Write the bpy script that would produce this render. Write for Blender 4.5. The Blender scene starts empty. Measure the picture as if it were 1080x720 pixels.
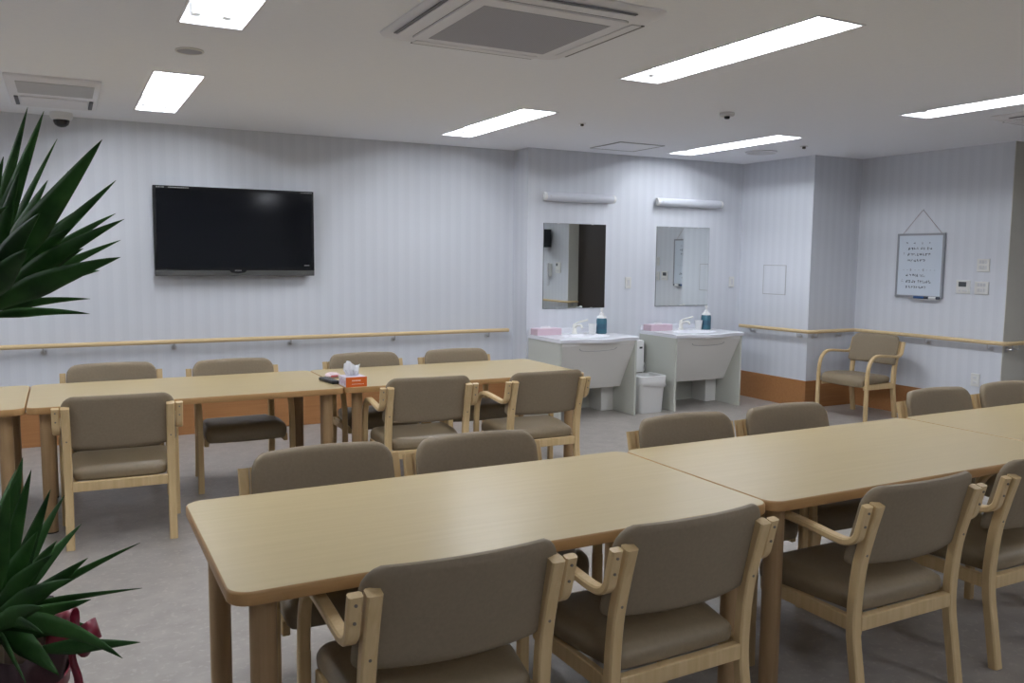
import bpy, bmesh, math, random
from mathutils import Vector, Matrix
PI = math.pi
S = bpy.context.scene
COL = S.collection

# ------------------------------------------------------------------ camera, exposure, world
F_PX = 893.68
YAW, PITCH, ROLL, CAM_H = 0.48621, 0.09851, 0.009576, 1.5083
sy, cy, sp, cp = math.sin(YAW), math.cos(YAW), math.sin(PITCH), math.cos(PITCH)
fw = Vector((sy * cp, cy * cp, -sp)); rt = Vector((cy, -sy, 0)); up = rt.cross(fw)
cr, sr = math.cos(ROLL), math.sin(ROLL)
r2 = rt * cr + up * sr; u2 = up * cr - rt * sr
cam = bpy.data.cameras.new('camera'); camo = bpy.data.objects.new('camera', cam); COL.objects.link(camo)
M4 = Matrix((r2, u2, -fw)).transposed().to_4x4(); M4.translation = Vector((0, 0, CAM_H))
camo.matrix_world = M4
cam.sensor_width = 36; cam.lens = F_PX / 1080 * 36; cam.clip_start = 0.05; cam.clip_end = 60
S.camera = camo
S.view_settings.view_transform = 'Standard'; S.view_settings.look = 'None'
S.view_settings.gamma = 1; S.view_settings.use_curve_mapping = False
S.view_settings.exposure = 0.0
S.cycles.use_denoising = True
S.cycles.max_bounces = 8; S.cycles.diffuse_bounces = 5; S.cycles.glossy_bounces = 4
S.cycles.sample_clamp_indirect = 4.0
TUBE = 65.0                                   # radiance of the fluorescent tubes
TUBE_COL = (0.905, 0.955, 1.03)
LIT_ROWS_Y = (3.46, 6.12)                     # rows of fittings seen in the photo
w = bpy.data.worlds.new('world'); S.world = w; w.use_nodes = True
w.node_tree.nodes['Background'].inputs[0].default_value = (0.75, 0.8, 1, 1)
w.node_tree.nodes['Background'].inputs[1].default_value = 0.02

# ------------------------------------------------------------------ materials
MATS = {}
def mat(name, col, rough=0.5, metal=0.0, spec=0.5, emit=None, estr=0, trans=0, ior=1.45):
    m = bpy.data.materials.new(name); m.use_nodes = True
    b = m.node_tree.nodes['Principled BSDF']
    b.inputs['Base Color'].default_value = (*col, 1); b.inputs['Roughness'].default_value = rough
    b.inputs['Metallic'].default_value = metal; b.inputs['Specular IOR Level'].default_value = spec
    b.inputs['Transmission Weight'].default_value = trans; b.inputs['IOR'].default_value = ior
    if emit:
        b.inputs['Emission Color'].default_value = (*emit, 1); b.inputs['Emission Strength'].default_value = estr
    MATS[name] = m
    return m
def nodes(m): return m.node_tree.nodes, m.node_tree.links, m.node_tree.nodes['Principled BSDF']
def noise_mat(name, c1, c2, scale=(1, 1, 1), nscale=5, detail=4, rough=0.5, spec=0.5, bump=0.0, coord='Object', lo=.3, hi=.7, dist=0.0):
    m = mat(name, c1, rough, spec=spec); n, l, b = nodes(m)
    tc = n.new('ShaderNodeTexCoord'); mp = n.new('ShaderNodeMapping'); mp.inputs['Scale'].default_value = scale
    if coord == 'World':
        g = n.new('ShaderNodeNewGeometry'); l.new(g.outputs['Position'], mp.inputs[0])
    else:
        l.new(tc.outputs[coord], mp.inputs[0])
    nz = n.new('ShaderNodeTexNoise'); nz.inputs['Scale'].default_value = nscale; nz.inputs['Detail'].default_value = detail
    nz.inputs['Distortion'].default_value = dist
    l.new(mp.outputs[0], nz.inputs['Vector'])
    rp = n.new('ShaderNodeValToRGB'); rp.color_ramp.elements[0].position = lo; rp.color_ramp.elements[1].position = hi
    rp.color_ramp.elements[0].color = (*c1, 1); rp.color_ramp.elements[1].color = (*c2, 1)
    l.new(nz.outputs[0], rp.inputs[0]); l.new(rp.outputs[0], b.inputs['Base Color'])
    if bump:
        bp = n.new('ShaderNodeBump'); bp.inputs['Strength'].default_value = bump; bp.inputs['Distance'].default_value = .002
        l.new(nz.outputs[0], bp.inputs['Height']); l.new(bp.outputs[0], b.inputs['Normal'])
    return m
def wallpaper():
    m = mat('striped_wallpaper', (.8, .8, .82), .75, spec=.25); n, l, b = nodes(m)
    g = n.new('ShaderNodeNewGeometry'); sx = n.new('ShaderNodeSeparateXYZ'); l.new(g.outputs['Position'], sx.inputs[0])
    ad = n.new('ShaderNodeMath'); ad.operation = 'ADD'; l.new(sx.outputs[0], ad.inputs[0]); l.new(sx.outputs[1], ad.inputs[1])
    def band(period, width, off):
        a = n.new('ShaderNodeMath'); a.operation = 'MULTIPLY_ADD'; a.inputs[1].default_value = 1 / period; a.inputs[2].default_value = off
        l.new(ad.outputs[0], a.inputs[0])
        f = n.new('ShaderNodeMath'); f.operation = 'FRACT'; l.new(a.outputs[0], f.inputs[0])
        r = n.new('ShaderNodeValToRGB'); e = r.color_ramp.elements
        e[0].position = 0; e[0].color = (0, 0, 0, 1); e[1].position = 1; e[1].color = (0, 0, 0, 1)
        for p, v in ((.5 - width / 2 - .06, 0), (.5 - width / 2 + .02, 1), (.5 + width / 2 - .02, 1), (.5 + width / 2 + .06, 0)):
            k = e.new(p); k.color = (v, v, v, 1)
        l.new(f.outputs[0], r.inputs[0]); return r.outputs[0]
    b1 = band(.105, .42, 0.1); b2 = band(.0525, .18, .35)
    s = n.new('ShaderNodeMath'); s.operation = 'MULTIPLY_ADD'; s.inputs[1].default_value = .45
    l.new(b2, s.inputs[0]); l.new(b1, s.inputs[2])
    mx = n.new('ShaderNodeMixRGB'); mx.inputs[1].default_value = (.67, .69, .74, 1); mx.inputs[2].default_value = (.645, .665, .715, 1)
    l.new(s.outputs[0], mx.inputs[0]); l.new(mx.outputs[0], b.inputs['Base Color'])
    return m
def wood(name, c1, c2, axis='X', rough=.4, scale=1.0, spec=.4):
    sc = {'X': (1.2, 26, 26), 'Y': (26, 1.2, 26), 'Z': (26, 26, 1.2)}[axis]
    return noise_mat(name, c1, c2, tuple(s * scale for s in sc), 2.2, 5, rough, spec, dist=.6, lo=.25, hi=.75)

wallpaper()
noise_mat('ceiling_board', (.90, .92, .98), (.93, .945, .99), (6, 30, 6), 3, 6, .9, .1, .25, 'World')
def floor_mat():
    m = noise_mat('vinyl_floor', (.295, .268, .244), (.365, .333, .303), (1, 1, 1), 9, 7, .36, .42, 0, 'World')
    n, l, b = nodes(m)
    g = n.new('ShaderNodeNewGeometry'); v = n.new('ShaderNodeTexNoise'); v.inputs['Scale'].default_value = 38; v.inputs['Detail'].default_value = 3
    l.new(g.outputs['Position'], v.inputs['Vector'])
    r = n.new('ShaderNodeValToRGB'); r.color_ramp.elements[0].position = .56; r.color_ramp.elements[1].position = .68
    l.new(v.outputs[0], r.inputs[0])
    old = b.inputs['Base Color'].links[0].from_socket
    mx = n.new('ShaderNodeMixRGB'); mx.inputs[2].default_value = (.45, .405, .37, 1)
    ml = n.new('ShaderNodeMath'); ml.operation = 'MULTIPLY'; ml.inputs[1].default_value = .55
    l.new(r.outputs[0], ml.inputs[0]); l.new(ml.outputs[0], mx.inputs[0]); l.new(old, mx.inputs[1]); l.new(mx.outputs[0], b.inputs['Base Color'])
floor_mat()
wood('table_laminate', (.46, .36, .19), (.50, .395, .215), 'X', .33, .7)
wood('table_edge', (.38, .215, .085), (.46, .27, .115), 'X', .4)
wood('table_leg_wood', (.30, .19, .095), (.38, .25, .13), 'Z', .45)
wood('chair_wood', (.56, .40, .20), (.66, .49, .27), 'Z', .42)
wood('rail_wood', (.62, .46, .25), (.70, .54, .31), 'X', .4)
wood('skirting_wood', (.31, .14, .052), (.38, .18, .07), 'X', .42)
noise_mat('chair_vinyl', (.215, .165, .102), (.235, .182, .115), (1, 1, 1), 60, 3, .42, .45, .12)
noise_mat('chair_fabric', (.217, .170, .113), (.238, .188, .127), (1, 1, 1), 90, 3, .6, .35, .15)
mat('steel', (.62, .62, .64), .3, 1)
mat('screw_dark', (.06, .05, .045), .4, .6)
mat('bolt_steel', (.22, .19, .16), .4, .6)
mat('black_rubber', (.02, .02, .02), .6)
mat('tv_black', (.006, .006, .007), .25, spec=.3)
mat('tv_screen', (.004, .0045, .006), .10, spec=.3)
mat('tv_silver', (.075, .075, .075), .35, .4)
mat('tv_mark', (.3, .3, .3), .5)
mat('white_plastic', (.80, .80, .79), .4)
mat('off_white_plastic', (.72, .715, .69), .45)
mat('ac_white', (.80, .80, .84), .5)
mat('ac_shadow', (.10, .10, .11), .6)
mat('grey_line', (.42, .42, .43), .6)
mat('switch_grey', (.62, .62, .64), .5)
mat('mirror_glass', (.86, .89, .88), .01, 1)
mat('mirror_edge', (.10, .11, .11), .3)
mat('lamp_acrylic', (.66, .68, .74), .3)
mat('vanity_board', (.56, .57, .515), .45)
mat('vanity_apron', (.84, .83, .80), .42)
mat('vanity_top', (.82, .83, .88), .2)
mat('faucet_cream', (.80, .79, .73), .25)
mat('soap_blue', (.05, .135, .18), .25)
mat('label_blue', (.02, .075, .12), .5)
mat('pink_card', (.64, .48, .55), .6)
mat('pink_pattern', (.72, .60, .68), .6)
mat('tissue_paper', (.88, .88, .90), .8)
mat('orange_card', (.62, .115, .014), .45)
mat('carton_side', (.66, .62, .72), .5)
mat('carton_print', (.50, .38, .52), .5)
mat('white_ink', (.85, .78, .72), .6)
mat('packet_film', (.80, .66, .70), .35)
mat('packet_red', (.55, .12, .14), .4)
mat('remote_black', (.018, .018, .02), .4)
mat('remote_button', (.16, .16, .17), .5)
mat('bin_liner', (.82, .82, .81), .45)
mat('brown_door', (.030, .022, .018), .45)
mat('whiteboard_white', (.62, .68, .76), .25)
mat('board_frame', (.30, .31, .335), .4, .3)
mat('ink', (.06, .065, .09), .6)
mat('ink_faint', (.32, .34, .38), .6)
mat('string', (.42, .33, .33), .8)
mat('marker_blue', (.01, .07, .22), .35)
mat('marker_dark', (.03, .035, .05), .35)
mat('lcd', (.06, .065, .07), .3)
mat('reflector_white', (.9, .9, .9), .35)
mat('tube_glow', (1, 1, 1), .5, emit=TUBE_COL, estr=TUBE)
mat('dome_black', (.012, .010, .012), .12)
mat('leaf_green', (.022, .062, .018), .55, spec=.18)
mat('cane', (.16, .12, .07), .8)
mat('pot_glaze', (.05, .03, .035), .4)
mat('wrap_paper', (.030, .008, .012), .6)
mat('ribbon_red', (.18, .010, .026), .38)
mat('soil', (.03, .02, .014), .95, spec=.02)
mat('speaker_black', (.022, .026, .030), .5)
def leaf_mat():
    m = MATS['leaf_green']; n, l, b = nodes(m)
    tc = n.new('ShaderNodeTexCoord'); nz = n.new('ShaderNodeTexNoise'); nz.inputs['Scale'].default_value = 9; nz.inputs['Detail'].default_value = 3
    l.new(tc.outputs['Object'], nz.inputs['Vector'])
    r = n.new('ShaderNodeValToRGB'); r.color_ramp.elements[0].position = .35; r.color_ramp.elements[1].position = .7
    r.color_ramp.elements[0].color = (.012, .042, .010, 1); r.color_ramp.elements[1].color = (.035, .105, .022, 1)
    l.new(nz.outputs[0], r.inputs[0]); l.new(r.outputs[0], b.inputs['Base Color'])
leaf_mat()

# ------------------------------------------------------------------ helpers
def bm_new(): return bmesh.new()
def obj(name, bm, m, parent=None, smooth=False, loc=None, rot=None):
    me = bpy.data.meshes.new(name); bmesh.ops.recalc_face_normals(bm, faces=bm.faces); bm.to_mesh(me); bm.free()
    for mm in (m if isinstance(m, (list, tuple)) else [m]): me.materials.append(MATS[mm])
    if smooth:
        for p in me.polygons: p.use_smooth = True
        me.set_sharp_from_angle(angle=math.radians(38))
    o = bpy.data.objects.new(name, me); COL.objects.link(o)
    if parent is not None: o.parent = parent
    if loc is not None: o.location = loc
    if rot is not None: o.rotation_euler = rot
    return o
def tag(o, label, cat, group=None):
    o['label'] = label; o['category'] = cat
    if group: o['group'] = group
    return o
def thing(name, label, cat, loc=(0, 0, 0), rz=0, group=None):
    o = bpy.data.objects.new(name, None); COL.objects.link(o); o.empty_display_size = .1
    o.location = loc; o.rotation_euler = (0, 0, rz)
    return tag(o, label, cat, group)
def struct(name, bm, m, parent=None, smooth=False):
    o = obj(name, bm, m, parent, smooth)
    if parent is None: o['kind'] = 'structure'
    return o
def kids(o): return [c for c in o.children]
def dup(root, loc, rz, label, group=None):
    def cp(o, par):
        c = o.copy(); COL.objects.link(c); c.parent = par
        for ch in CH.get(o.name, []): cp(bpy.data.objects[ch], c)
        return c
    r = cp(root, None); r.location = loc; r.rotation_euler = (0, 0, rz); r['label'] = label
    if group: r['group'] = group
    return r
CH = {}
def index_children():
    CH.clear()
    for o in bpy.data.objects:
        if o.parent: CH.setdefault(o.parent.name, []).append(o.name)
def box(bm, x0, x1, y0, y1, z0, z1, bev=0, seg=2, mi=0):
    t = bmesh.new(); bmesh.ops.create_cube(t, size=1)
    bmesh.ops.scale(t, vec=(x1 - x0, y1 - y0, z1 - z0), verts=t.verts)
    bmesh.ops.translate(t, vec=((x0 + x1) / 2, (y0 + y1) / 2, (z0 + z1) / 2), verts=t.verts)
    if bev: bmesh.ops.bevel(t, geom=t.edges[:], offset=bev, segments=seg, affect='EDGES', profile=.5)
    merge(bm, t, mi); return bm
def merge(bm, t, mi=0, M=None):
    vm = {v: bm.verts.new(M @ v.co if M else v.co) for v in t.verts}
    for f in t.faces:
        try: g = bm.faces.new([vm[v] for v in f.verts]); g.material_index = mi
        except ValueError: pass
    t.free()
def cyl(bm, p0, p1, r0, r1=None, seg=20, cap=True, mi=0):
    r1 = r0 if r1 is None else r1; p0 = Vector(p0); p1 = Vector(p1); d = p1 - p0
    q = d.to_track_quat('Z', 'Y'); a = []; b = []
    for i in range(seg):
        c = Vector((math.cos(2 * PI * i / seg), math.sin(2 * PI * i / seg), 0))
        a.append(bm.verts.new(p0 + q @ (c * r0))); b.append(bm.verts.new(p1 + q @ (c * r1)))
    for i in range(seg):
        f = bm.faces.new((a[i], a[(i + 1) % seg], b[(i + 1) % seg], b[i])); f.material_index = mi
    if cap:
        f = bm.faces.new(a[::-1]); f.material_index = mi; f = bm.faces.new(b); f.material_index = mi
    return bm
def lathe(bm, prof, c=(0, 0, 0), seg=28):
    rings = []
    for r, z in prof:
        rings.append([bm.verts.new((c[0] + max(r, 1e-4) * math.cos(2 * PI * i / seg), c[1] + max(r, 1e-4) * math.sin(2 * PI * i / seg), c[2] + z)) for i in range(seg)])
    for a, b in zip(rings, rings[1:]):
        for i in range(seg): bm.faces.new((a[i], a[(i + 1) % seg], b[(i + 1) % seg], b[i]))
    bm.faces.new(rings[0][::-1]); bm.faces.new(rings[-1]); return bm
def spline(pts, n=6):
    pts = [Vector(p) for p in pts]; out = []
    P = [pts[0] * 2 - pts[1]] + pts + [pts[-1] * 2 - pts[-2]]
    for i in range(1, len(P) - 2):
        for k in range(n):
            t = k / n; a, b, c, d = P[i - 1], P[i], P[i + 1], P[i + 2]
            out.append(.5 * ((2 * b) + (c - a) * t + (2 * a - 5 * b + 4 * c - d) * t * t + (3 * b - a - 3 * c + d) * t ** 3))
    out.append(pts[-1]); return out
def tube(bm, pts, r, seg=10, mi=0):
    prev = None; n = len(pts); ref = None
    for i, p in enumerate(pts):
        t = (pts[min(i + 1, n - 1)] - pts[max(i - 1, 0)]).normalized()
        if ref is None: ref = Vector((0, 0, 1)) if abs(t.z) < .9 else Vector((1, 0, 0))
        s = t.cross(ref).normalized(); ref = s.cross(t).normalized()
        ring = [bm.verts.new(p + (s * math.cos(2 * PI * k / seg) + ref * math.sin(2 * PI * k / seg)) * r) for k in range(seg)]
        if prev:
            for k in range(seg): bm.faces.new((prev[k], prev[(k + 1) % seg], ring[(k + 1) % seg], ring[k])).material_index = mi
        else: bm.faces.new(ring[::-1]).material_index = mi
        prev = ring
    bm.faces.new(prev).material_index = mi
    return bm
def strip(bm, yz, x, wid, th, ch=.005):
    """bentwood strip: path in the y-z plane at a fixed x, width along x, thickness across the path"""
    pts = [Vector((x, p[0], p[1])) for p in yz]; n = len(pts); prev = None
    a, b = wid / 2, th / 2
    prof = [(-a + ch, -b), (a - ch, -b), (a, -b + ch), (a, b - ch), (a - ch, b), (-a + ch, b), (-a, b - ch), (-a, -b + ch)]
    for i, p in enumerate(pts):
        t = (pts[min(i + 1, n - 1)] - pts[max(i - 1, 0)]).normalized()
        nn = Vector((0, -t.z, t.y))
        ring = [bm.verts.new(p + Vector((u, 0, 0)) + nn * v) for u, v in prof]
        if prev:
            for k in range(8): bm.faces.new((prev[k], prev[(k + 1) % 8], ring[(k + 1) % 8], ring[k]))
        else: bm.faces.new(ring[::-1])
        prev = ring
    bm.faces.new(prev); return bm
def sp2(pts, n=5): return [(v.x, v.y) for v in spline([(p[0], p[1], 0) for p in pts], n)]
def cushion(hw, v0, v1, T, place, nu=22, nv=16, edge=.022, under=1.0):
    """closed pad: half-width hw(v), running v0..v1, half thickness T(fu, fv); place(u, v, w) -> point"""
    bm = bmesh.new()
    def dist(k, n): return .5 - .5 * math.cos(PI * k / n)
    grid = []
    for side in (1, -1):
        rows = []
        for j in range(nv + 1):
            v = v0 + (v1 - v0) * dist(j, nv); h = hw(v); row = []
            for i in range(nu + 1):
                u = h * (2 * dist(i, nu) - 1)
                d = min(h - abs(u), v - v0, v1 - v); k = max(0, min(1, d / (edge if side > 0 else edge * under)))
                f = math.sqrt(max(0, 1 - (1 - k) ** 2))
                row.append(bm.verts.new(place(u, v, side * T(u, v) * f)))
            rows.append(row)
        for j in range(nv):
            for i in range(nu):
                q = (rows[j][i], rows[j][i + 1], rows[j + 1][i + 1], rows[j + 1][i])
                bm.faces.new(q if side > 0 else q[::-1])
        grid.append(rows)
    bmesh.ops.remove_doubles(bm, verts=bm.verts, dist=1e-5)
    return bm
def rounded_rect(x0, x1, y0, y1, r, seg=8):
    out = []
    for cx, cy_, a in ((x1 - r, y1 - r, 0), (x0 + r, y1 - r, PI / 2), (x0 + r, y0 + r, PI), (x1 - r, y0 + r, 3 * PI / 2)):
        for k in range(seg + 1):
            t = a + PI / 2 * k / seg; out.append((cx + r * math.cos(t), cy_ + r * math.sin(t)))
    return out
def loft(bm, loops, cap0=True, cap1=True, mi=0):
    L = [[bm.verts.new(p) for p in lp] for lp in loops]
    n = len(L[0])
    for a, b in zip(L, L[1:]):
        for i in range(n): bm.faces.new((a[i], a[(i + 1) % n], b[(i + 1) % n], b[i])).material_index = mi
    if cap0: bm.faces.new(L[0][::-1]).material_index = mi
    if cap1: bm.faces.new(L[-1]).material_index = mi
    return bm
def quad_frame(bm, x0, x1, z0, z1, y, t, d):
    """rectangular frame in the x-z plane: bar width t, depth d towards -y"""
    box(bm, x0, x1, y - d, y, z1 - t, z1); box(bm, x0, x1, y - d, y, z0, z0 + t)
    box(bm, x0, x0 + t, y - d, y, z0 + t, z1 - t); box(bm, x1 - t, x1, y - d, y, z0 + t, z1 - t)
    return bm

# ------------------------------------------------------------------ the room
ZC = 2.556
WY, VY, X1 = 7.491, 7.199, 3.963          # TV wall, washbasin wall, step between them
XR, PY, XR2, QY = 6.669, 6.188, 7.346, 4.583   # pier face, pier front, right wall, recess edge
RX, RY = 7.56, 2.44                        # recess back, recess other edge
XL, YF = -3.4, -3.4
b = bm_new(); box(b, XL - .15, 8.35, YF - .15, WY + .3, -.12, 0); struct('floor', b, 'vinyl_floor')
LIGHTS = [(.64, y) for y in LIT_ROWS_Y] + [(3.055, y) for y in LIT_ROWS_Y] + [(5.50, y) for y in LIT_ROWS_Y] + [(-1.78, y) for y in LIT_ROWS_Y] + [(3.3, -1.08), (6.2, .6), (.64, -1.08)]  # last two are unseen fill lamps, added to brighten right wall and chair backs
LW, LL = .272, 1.47
def ceiling():
    bm = bm_new(); xs = sorted({XL - .15, 8.35} | {x + s * LW / 2 for x, y in LIGHTS for s in (-1, 1)})
    ys = sorted({YF - .15, WY + .3} | {y + s * LL / 2 for x, y in LIGHTS for s in (-1, 1)})
    V = {}
    def v(i, j):
        if (i, j) not in V: V[i, j] = bm.verts.new((xs[i], ys[j], ZC))
        return V[i, j]
    for i in range(len(xs) - 1):
        for j in range(len(ys) - 1):
            mx, my = (xs[i] + xs[i + 1]) / 2, (ys[j] + ys[j + 1]) / 2
            if any(abs(mx - x) < LW / 2 and abs(my - y) < LL / 2 for x, y in LIGHTS): continue
            bm.faces.new((v(i, j), v(i, j + 1), v(i + 1, j + 1), v(i + 1, j)))
    r = bmesh.ops.extrude_face_region(bm, geom=bm.faces[:])
    bmesh.ops.translate(bm, vec=(0, 0, .14), verts=[e for e in r['geom'] if isinstance(e, bmesh.types.BMVert)])
    struct('ceiling', bm, 'ceiling_board')
ceiling()
def wall(name, x0, x1, y0, y1, z0=0, z1=ZC, m='striped_wallpaper'):
    bm = bm_new(); box(bm, x0, x1, y0, y1, z0, z1); return struct(name, bm, m)
wall('wall_back', XL - .15, X1, WY, WY + .15)
wall('wall_niche', X1, XR + .1, VY, VY + .44)
wall('wall_pier', XR, XR2 + .3, PY, VY)
wall('wall_right', XR2, XR2 + .3, QY, PY)
mat('recess_paint', (.62, .60, .54), .7)
wall('wall_recess_side', XR2 + .001, 8.2, QY - .004, QY + .001, m='recess_paint')
wall('wall_recess_jamb', RX + .1, 8.3, 4.12, 4.22, m='recess_paint')
wall('wall_recess_end', XR2 + .001, RX, RY - .001, RY + .004, m='recess_paint')
wall('wall_recess', RX, RX + .1, RY, 4.22)
wall('wall_recess_back', 8.2, 8.3, 4.0, QY + .2)
wall('wall_right_near', XR2, XR2 + .3, YF, RY)
wall('wall_left', XL - .15, XL, YF, WY)
wall('wall_front', XL - .15, XR2 + .3, YF - .15, YF)
def skirt(name, x0, x1, y0, y1, h=.282):
    bm = bm_new(); box(bm, x0, x1, y0, y1, 0, h, .002, 1); return struct(name, bm, 'skirting_wood')
skirt('baseboard_back', XL, X1 - .005, WY - .008, WY)
skirt('baseboard_step', X1 - .008, X1, VY, WY - .008)
bm = bm_new(); box(bm, XR - .008, XR, PY - .008, VY, 0, .282, .002, 1); box(bm, XR, XR2, PY - .008, PY, 0, .282, .002, 1)
struct('baseboard_pier', bm, 'skirting_wood')
skirt('baseboard_right', XR2 - .008, XR2, QY, PY - .008)
skirt('baseboard_right_near', XR2 - .008, XR2, YF, RY)
skirt('baseboard_left', XL, XL + .008, YF, WY - .008)
# dark sliding door standing in the recess (seen in the left mirror)
d = bm_new(); box(d, RX - .04, RX - .004, RY + .03, 4.2, 0.004, ZC - .01, .003, 1)
door = struct('door_1', d, 'brown_door')
d = bm_new(); box(d, RX - .06, RX - .04, 4.08, 4.11, .75, 1.35, .004, 2); h = obj('door_handle', d, 'steel', door)

# ------------------------------------------------------------------ chairs
def make_chair():
    t = thing('dining_armchair', 'x', 'chair')
    post = sp2([(0, 0), (.022, .14), (.046, .31), (.036, .50), (.008, .63), (-.022, .738)])
    for s in (-1, 1):
        x = s * .245
        lg = obj('leg', strip(bm_new(), post, x, .040, .036), 'chair_wood', t, True)
        for z in (.56, .69):                           # bolts through the upright
            y = [p for p in post if p[1] <= z][-1][0] - .019
            obj('bolt', cyl(bm_new(), (x, y - .0015, z), (x, y + .004, z), .0042, seg=10), 'bolt_steel', lg)
        fx = s * .289
        fl = obj('leg', strip(bm_new(), [(.466, 0), (.468, .2), (.466, .40)], fx, .036, .030), 'chair_wood', t, True)
        arm = sp2([(.466, .395), (.464, .45), (.445, .535), (.405, .59), (.34, .617), (.22, .613), (.10, .602), (.045, .604), (.012, .625), (.000, .66), (-.010, .70), (-.020, .738)], 5)
        ar = obj('armrest', strip(bm_new(), arm, fx, .036, .024), 'chair_wood', t, True)
        for z in (.668, .715):
            y = -.002 - (z - .66) * .25 - .0125
            obj('bolt', cyl(bm_new(), (fx, y - .0012, z), (fx, y + .004, z), .0042, seg=10), 'bolt_steel', ar)
    bm = bm_new(); box(bm, -.226, .226, .028, .058, .292, .342, .004, 2); obj('rear_rail', bm, 'chair_wood', t)
    bm = bm_new(); box(bm, -.25, .25, .392, .414, .305, .347, .004, 2); obj('front_rail', bm, 'chair_wood', t)
    for s in (-1, 1):
        bm = bm_new(); t2 = bm_new(); box(t2, -.013, .013, .03, .455, .292, .342, .004, 2)
        M = Matrix.Translation((s * .245, 0, 0)) @ Matrix.Shear('XY', 4, (0, 0)) if False else Matrix.Translation((s * .248, 0, 0))
        merge(bm, t2, 0, M); obj('side_rail', bm, 'chair_wood', t)
    def shw(v):
        h = .222 + .036 * min(1, (v - .05) / .2)
        r = .05; e = .495 - v
        if e < r: h -= r - math.sqrt(max(0, r * r - (r - e) ** 2))
        e = v - .05; r = .03
        if e < r: h -= r - math.sqrt(max(0, r * r - (r - e) ** 2))
        return h
    seat = cushion(shw, .05, .495, lambda u, v: .033 + .010 * min(1, max(0, (v - .1) / .3)) + .004 * (1 - (u / .26) ** 2),
                   lambda u, v, w_: Vector((u, v, .374 + w_ + .012 * (u / .26) ** 2 * (1 - abs(v - .27) / .3) - (.020 * max(0, (v - .40) / .095) ** 2))), edge=.05, under=.3)
    obj('seat', seat, 'chair_vinyl', t, True)
    z0, z1 = .515, .79
    def bhw(v):
        h = .276 - .010 * ((v - z0) / (z1 - z0)); r = .062; e = z1 - v
        if e < r: h -= r - math.sqrt(max(0, r * r - (r - e) ** 2))
        e = v - z0; r = .03
        if e < r: h -= r - math.sqrt(max(0, r * r - (r - e) ** 2))
        return h
    def bpl(u, v, w_):
        f = (v - z0) / (z1 - z0)
        yc = .076 - .064 * f
        return Vector((u, yc - .052 * (1 - (u / .281) ** 2) + w_, v + .006 * (1 - (u / .281) ** 2) * (f - .5) * 2))
    obj('backrest', cushion(bhw, z0, z1, lambda u, v: .018, bpl, edge=.020), 'chair_fabric', t, True)
    return t
chair0 = make_chair()
bpy.context.view_layer.update(); index_children()
GA, GB, GC_ = 'armchairs behind the far tables', 'armchairs behind the front tables', 'armchairs on the near side of the tables'
CH_SPOTS = [
 # x, y (rear leg line), rotation, label, group
 (.615 + .245 - .01, 1.838, 0, 'brown padded armchair nearest the camera, backrest overlapping the front edge of the front table', GC_),
 (1.562, 1.832, math.radians(1.5), 'brown padded armchair in the near row, second from left, back beside the table joint', GC_),
 (2.509, 1.805, 0, 'brown padded armchair fully seen at the front right table, just right of the table joint', GC_),
 (3.268, 1.832, 0, 'brown padded armchair cut off by the right edge of the view at the front table', GC_),
 (.225, 4.745, math.radians(-3), 'brown padded armchair pulled up to the far table, beside the potted plant', GC_),
 (1.925, 4.70, math.radians(-5), 'brown padded armchair before the far table, just right of the orange tissue box', GC_),
 (2.715, 4.64, math.radians(-1), 'brown padded armchair at the right end of the far table, closest to the washbasins', GC_),
 (.838, 3.10, PI, 'brown padded armchair behind the front table, leftmost backrest showing over the table edge', GB),
 (1.456, 3.06, PI, 'brown padded armchair behind the front table, second from left, left of the joint', GB),
 (2.511, 3.04, PI, 'brown padded armchair behind the front tables, backrest just right of the table joint', GB),
 (3.145, 3.04, PI, 'brown padded armchair behind the front right table, backrest in front of the lone corner chair', GB),
 (4.345, 3.07, PI, 'brown padded armchair behind the front tables, backrest below the wall outlet', GB),
 (4.975, 3.06, PI, 'brown padded armchair behind the front tables, backrest cut off at the right edge', GB),
 (.258, 6.11, PI, 'brown padded armchair behind the far table, leftmost by the television wall', GA),
 (1.012, 6.03, PI, 'brown padded armchair behind the far table under the television, its seat seen below the table', GA),
 (1.953, 6.05, PI, 'brown padded armchair behind the far table, backrest directly behind the tissue box', GA),
 (2.688, 6.03, PI, 'brown padded armchair behind the far table, rightmost along the television wall', GA),
 (7.088, 5.69, PI / 2, 'lone brown armchair with its back against the right wall below the whiteboard', 'armchairs standing alone'),
]
for i, (x, y, rz, lab, g) in enumerate(CH_SPOTS):
    if i == 0:
        chair0.location = (x, y, 0); chair0.rotation_euler = (0, 0, rz); chair0['label'] = lab; chair0['group'] = g
    else: dup(chair0, (x, y, 0), rz, lab, g)

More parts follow.
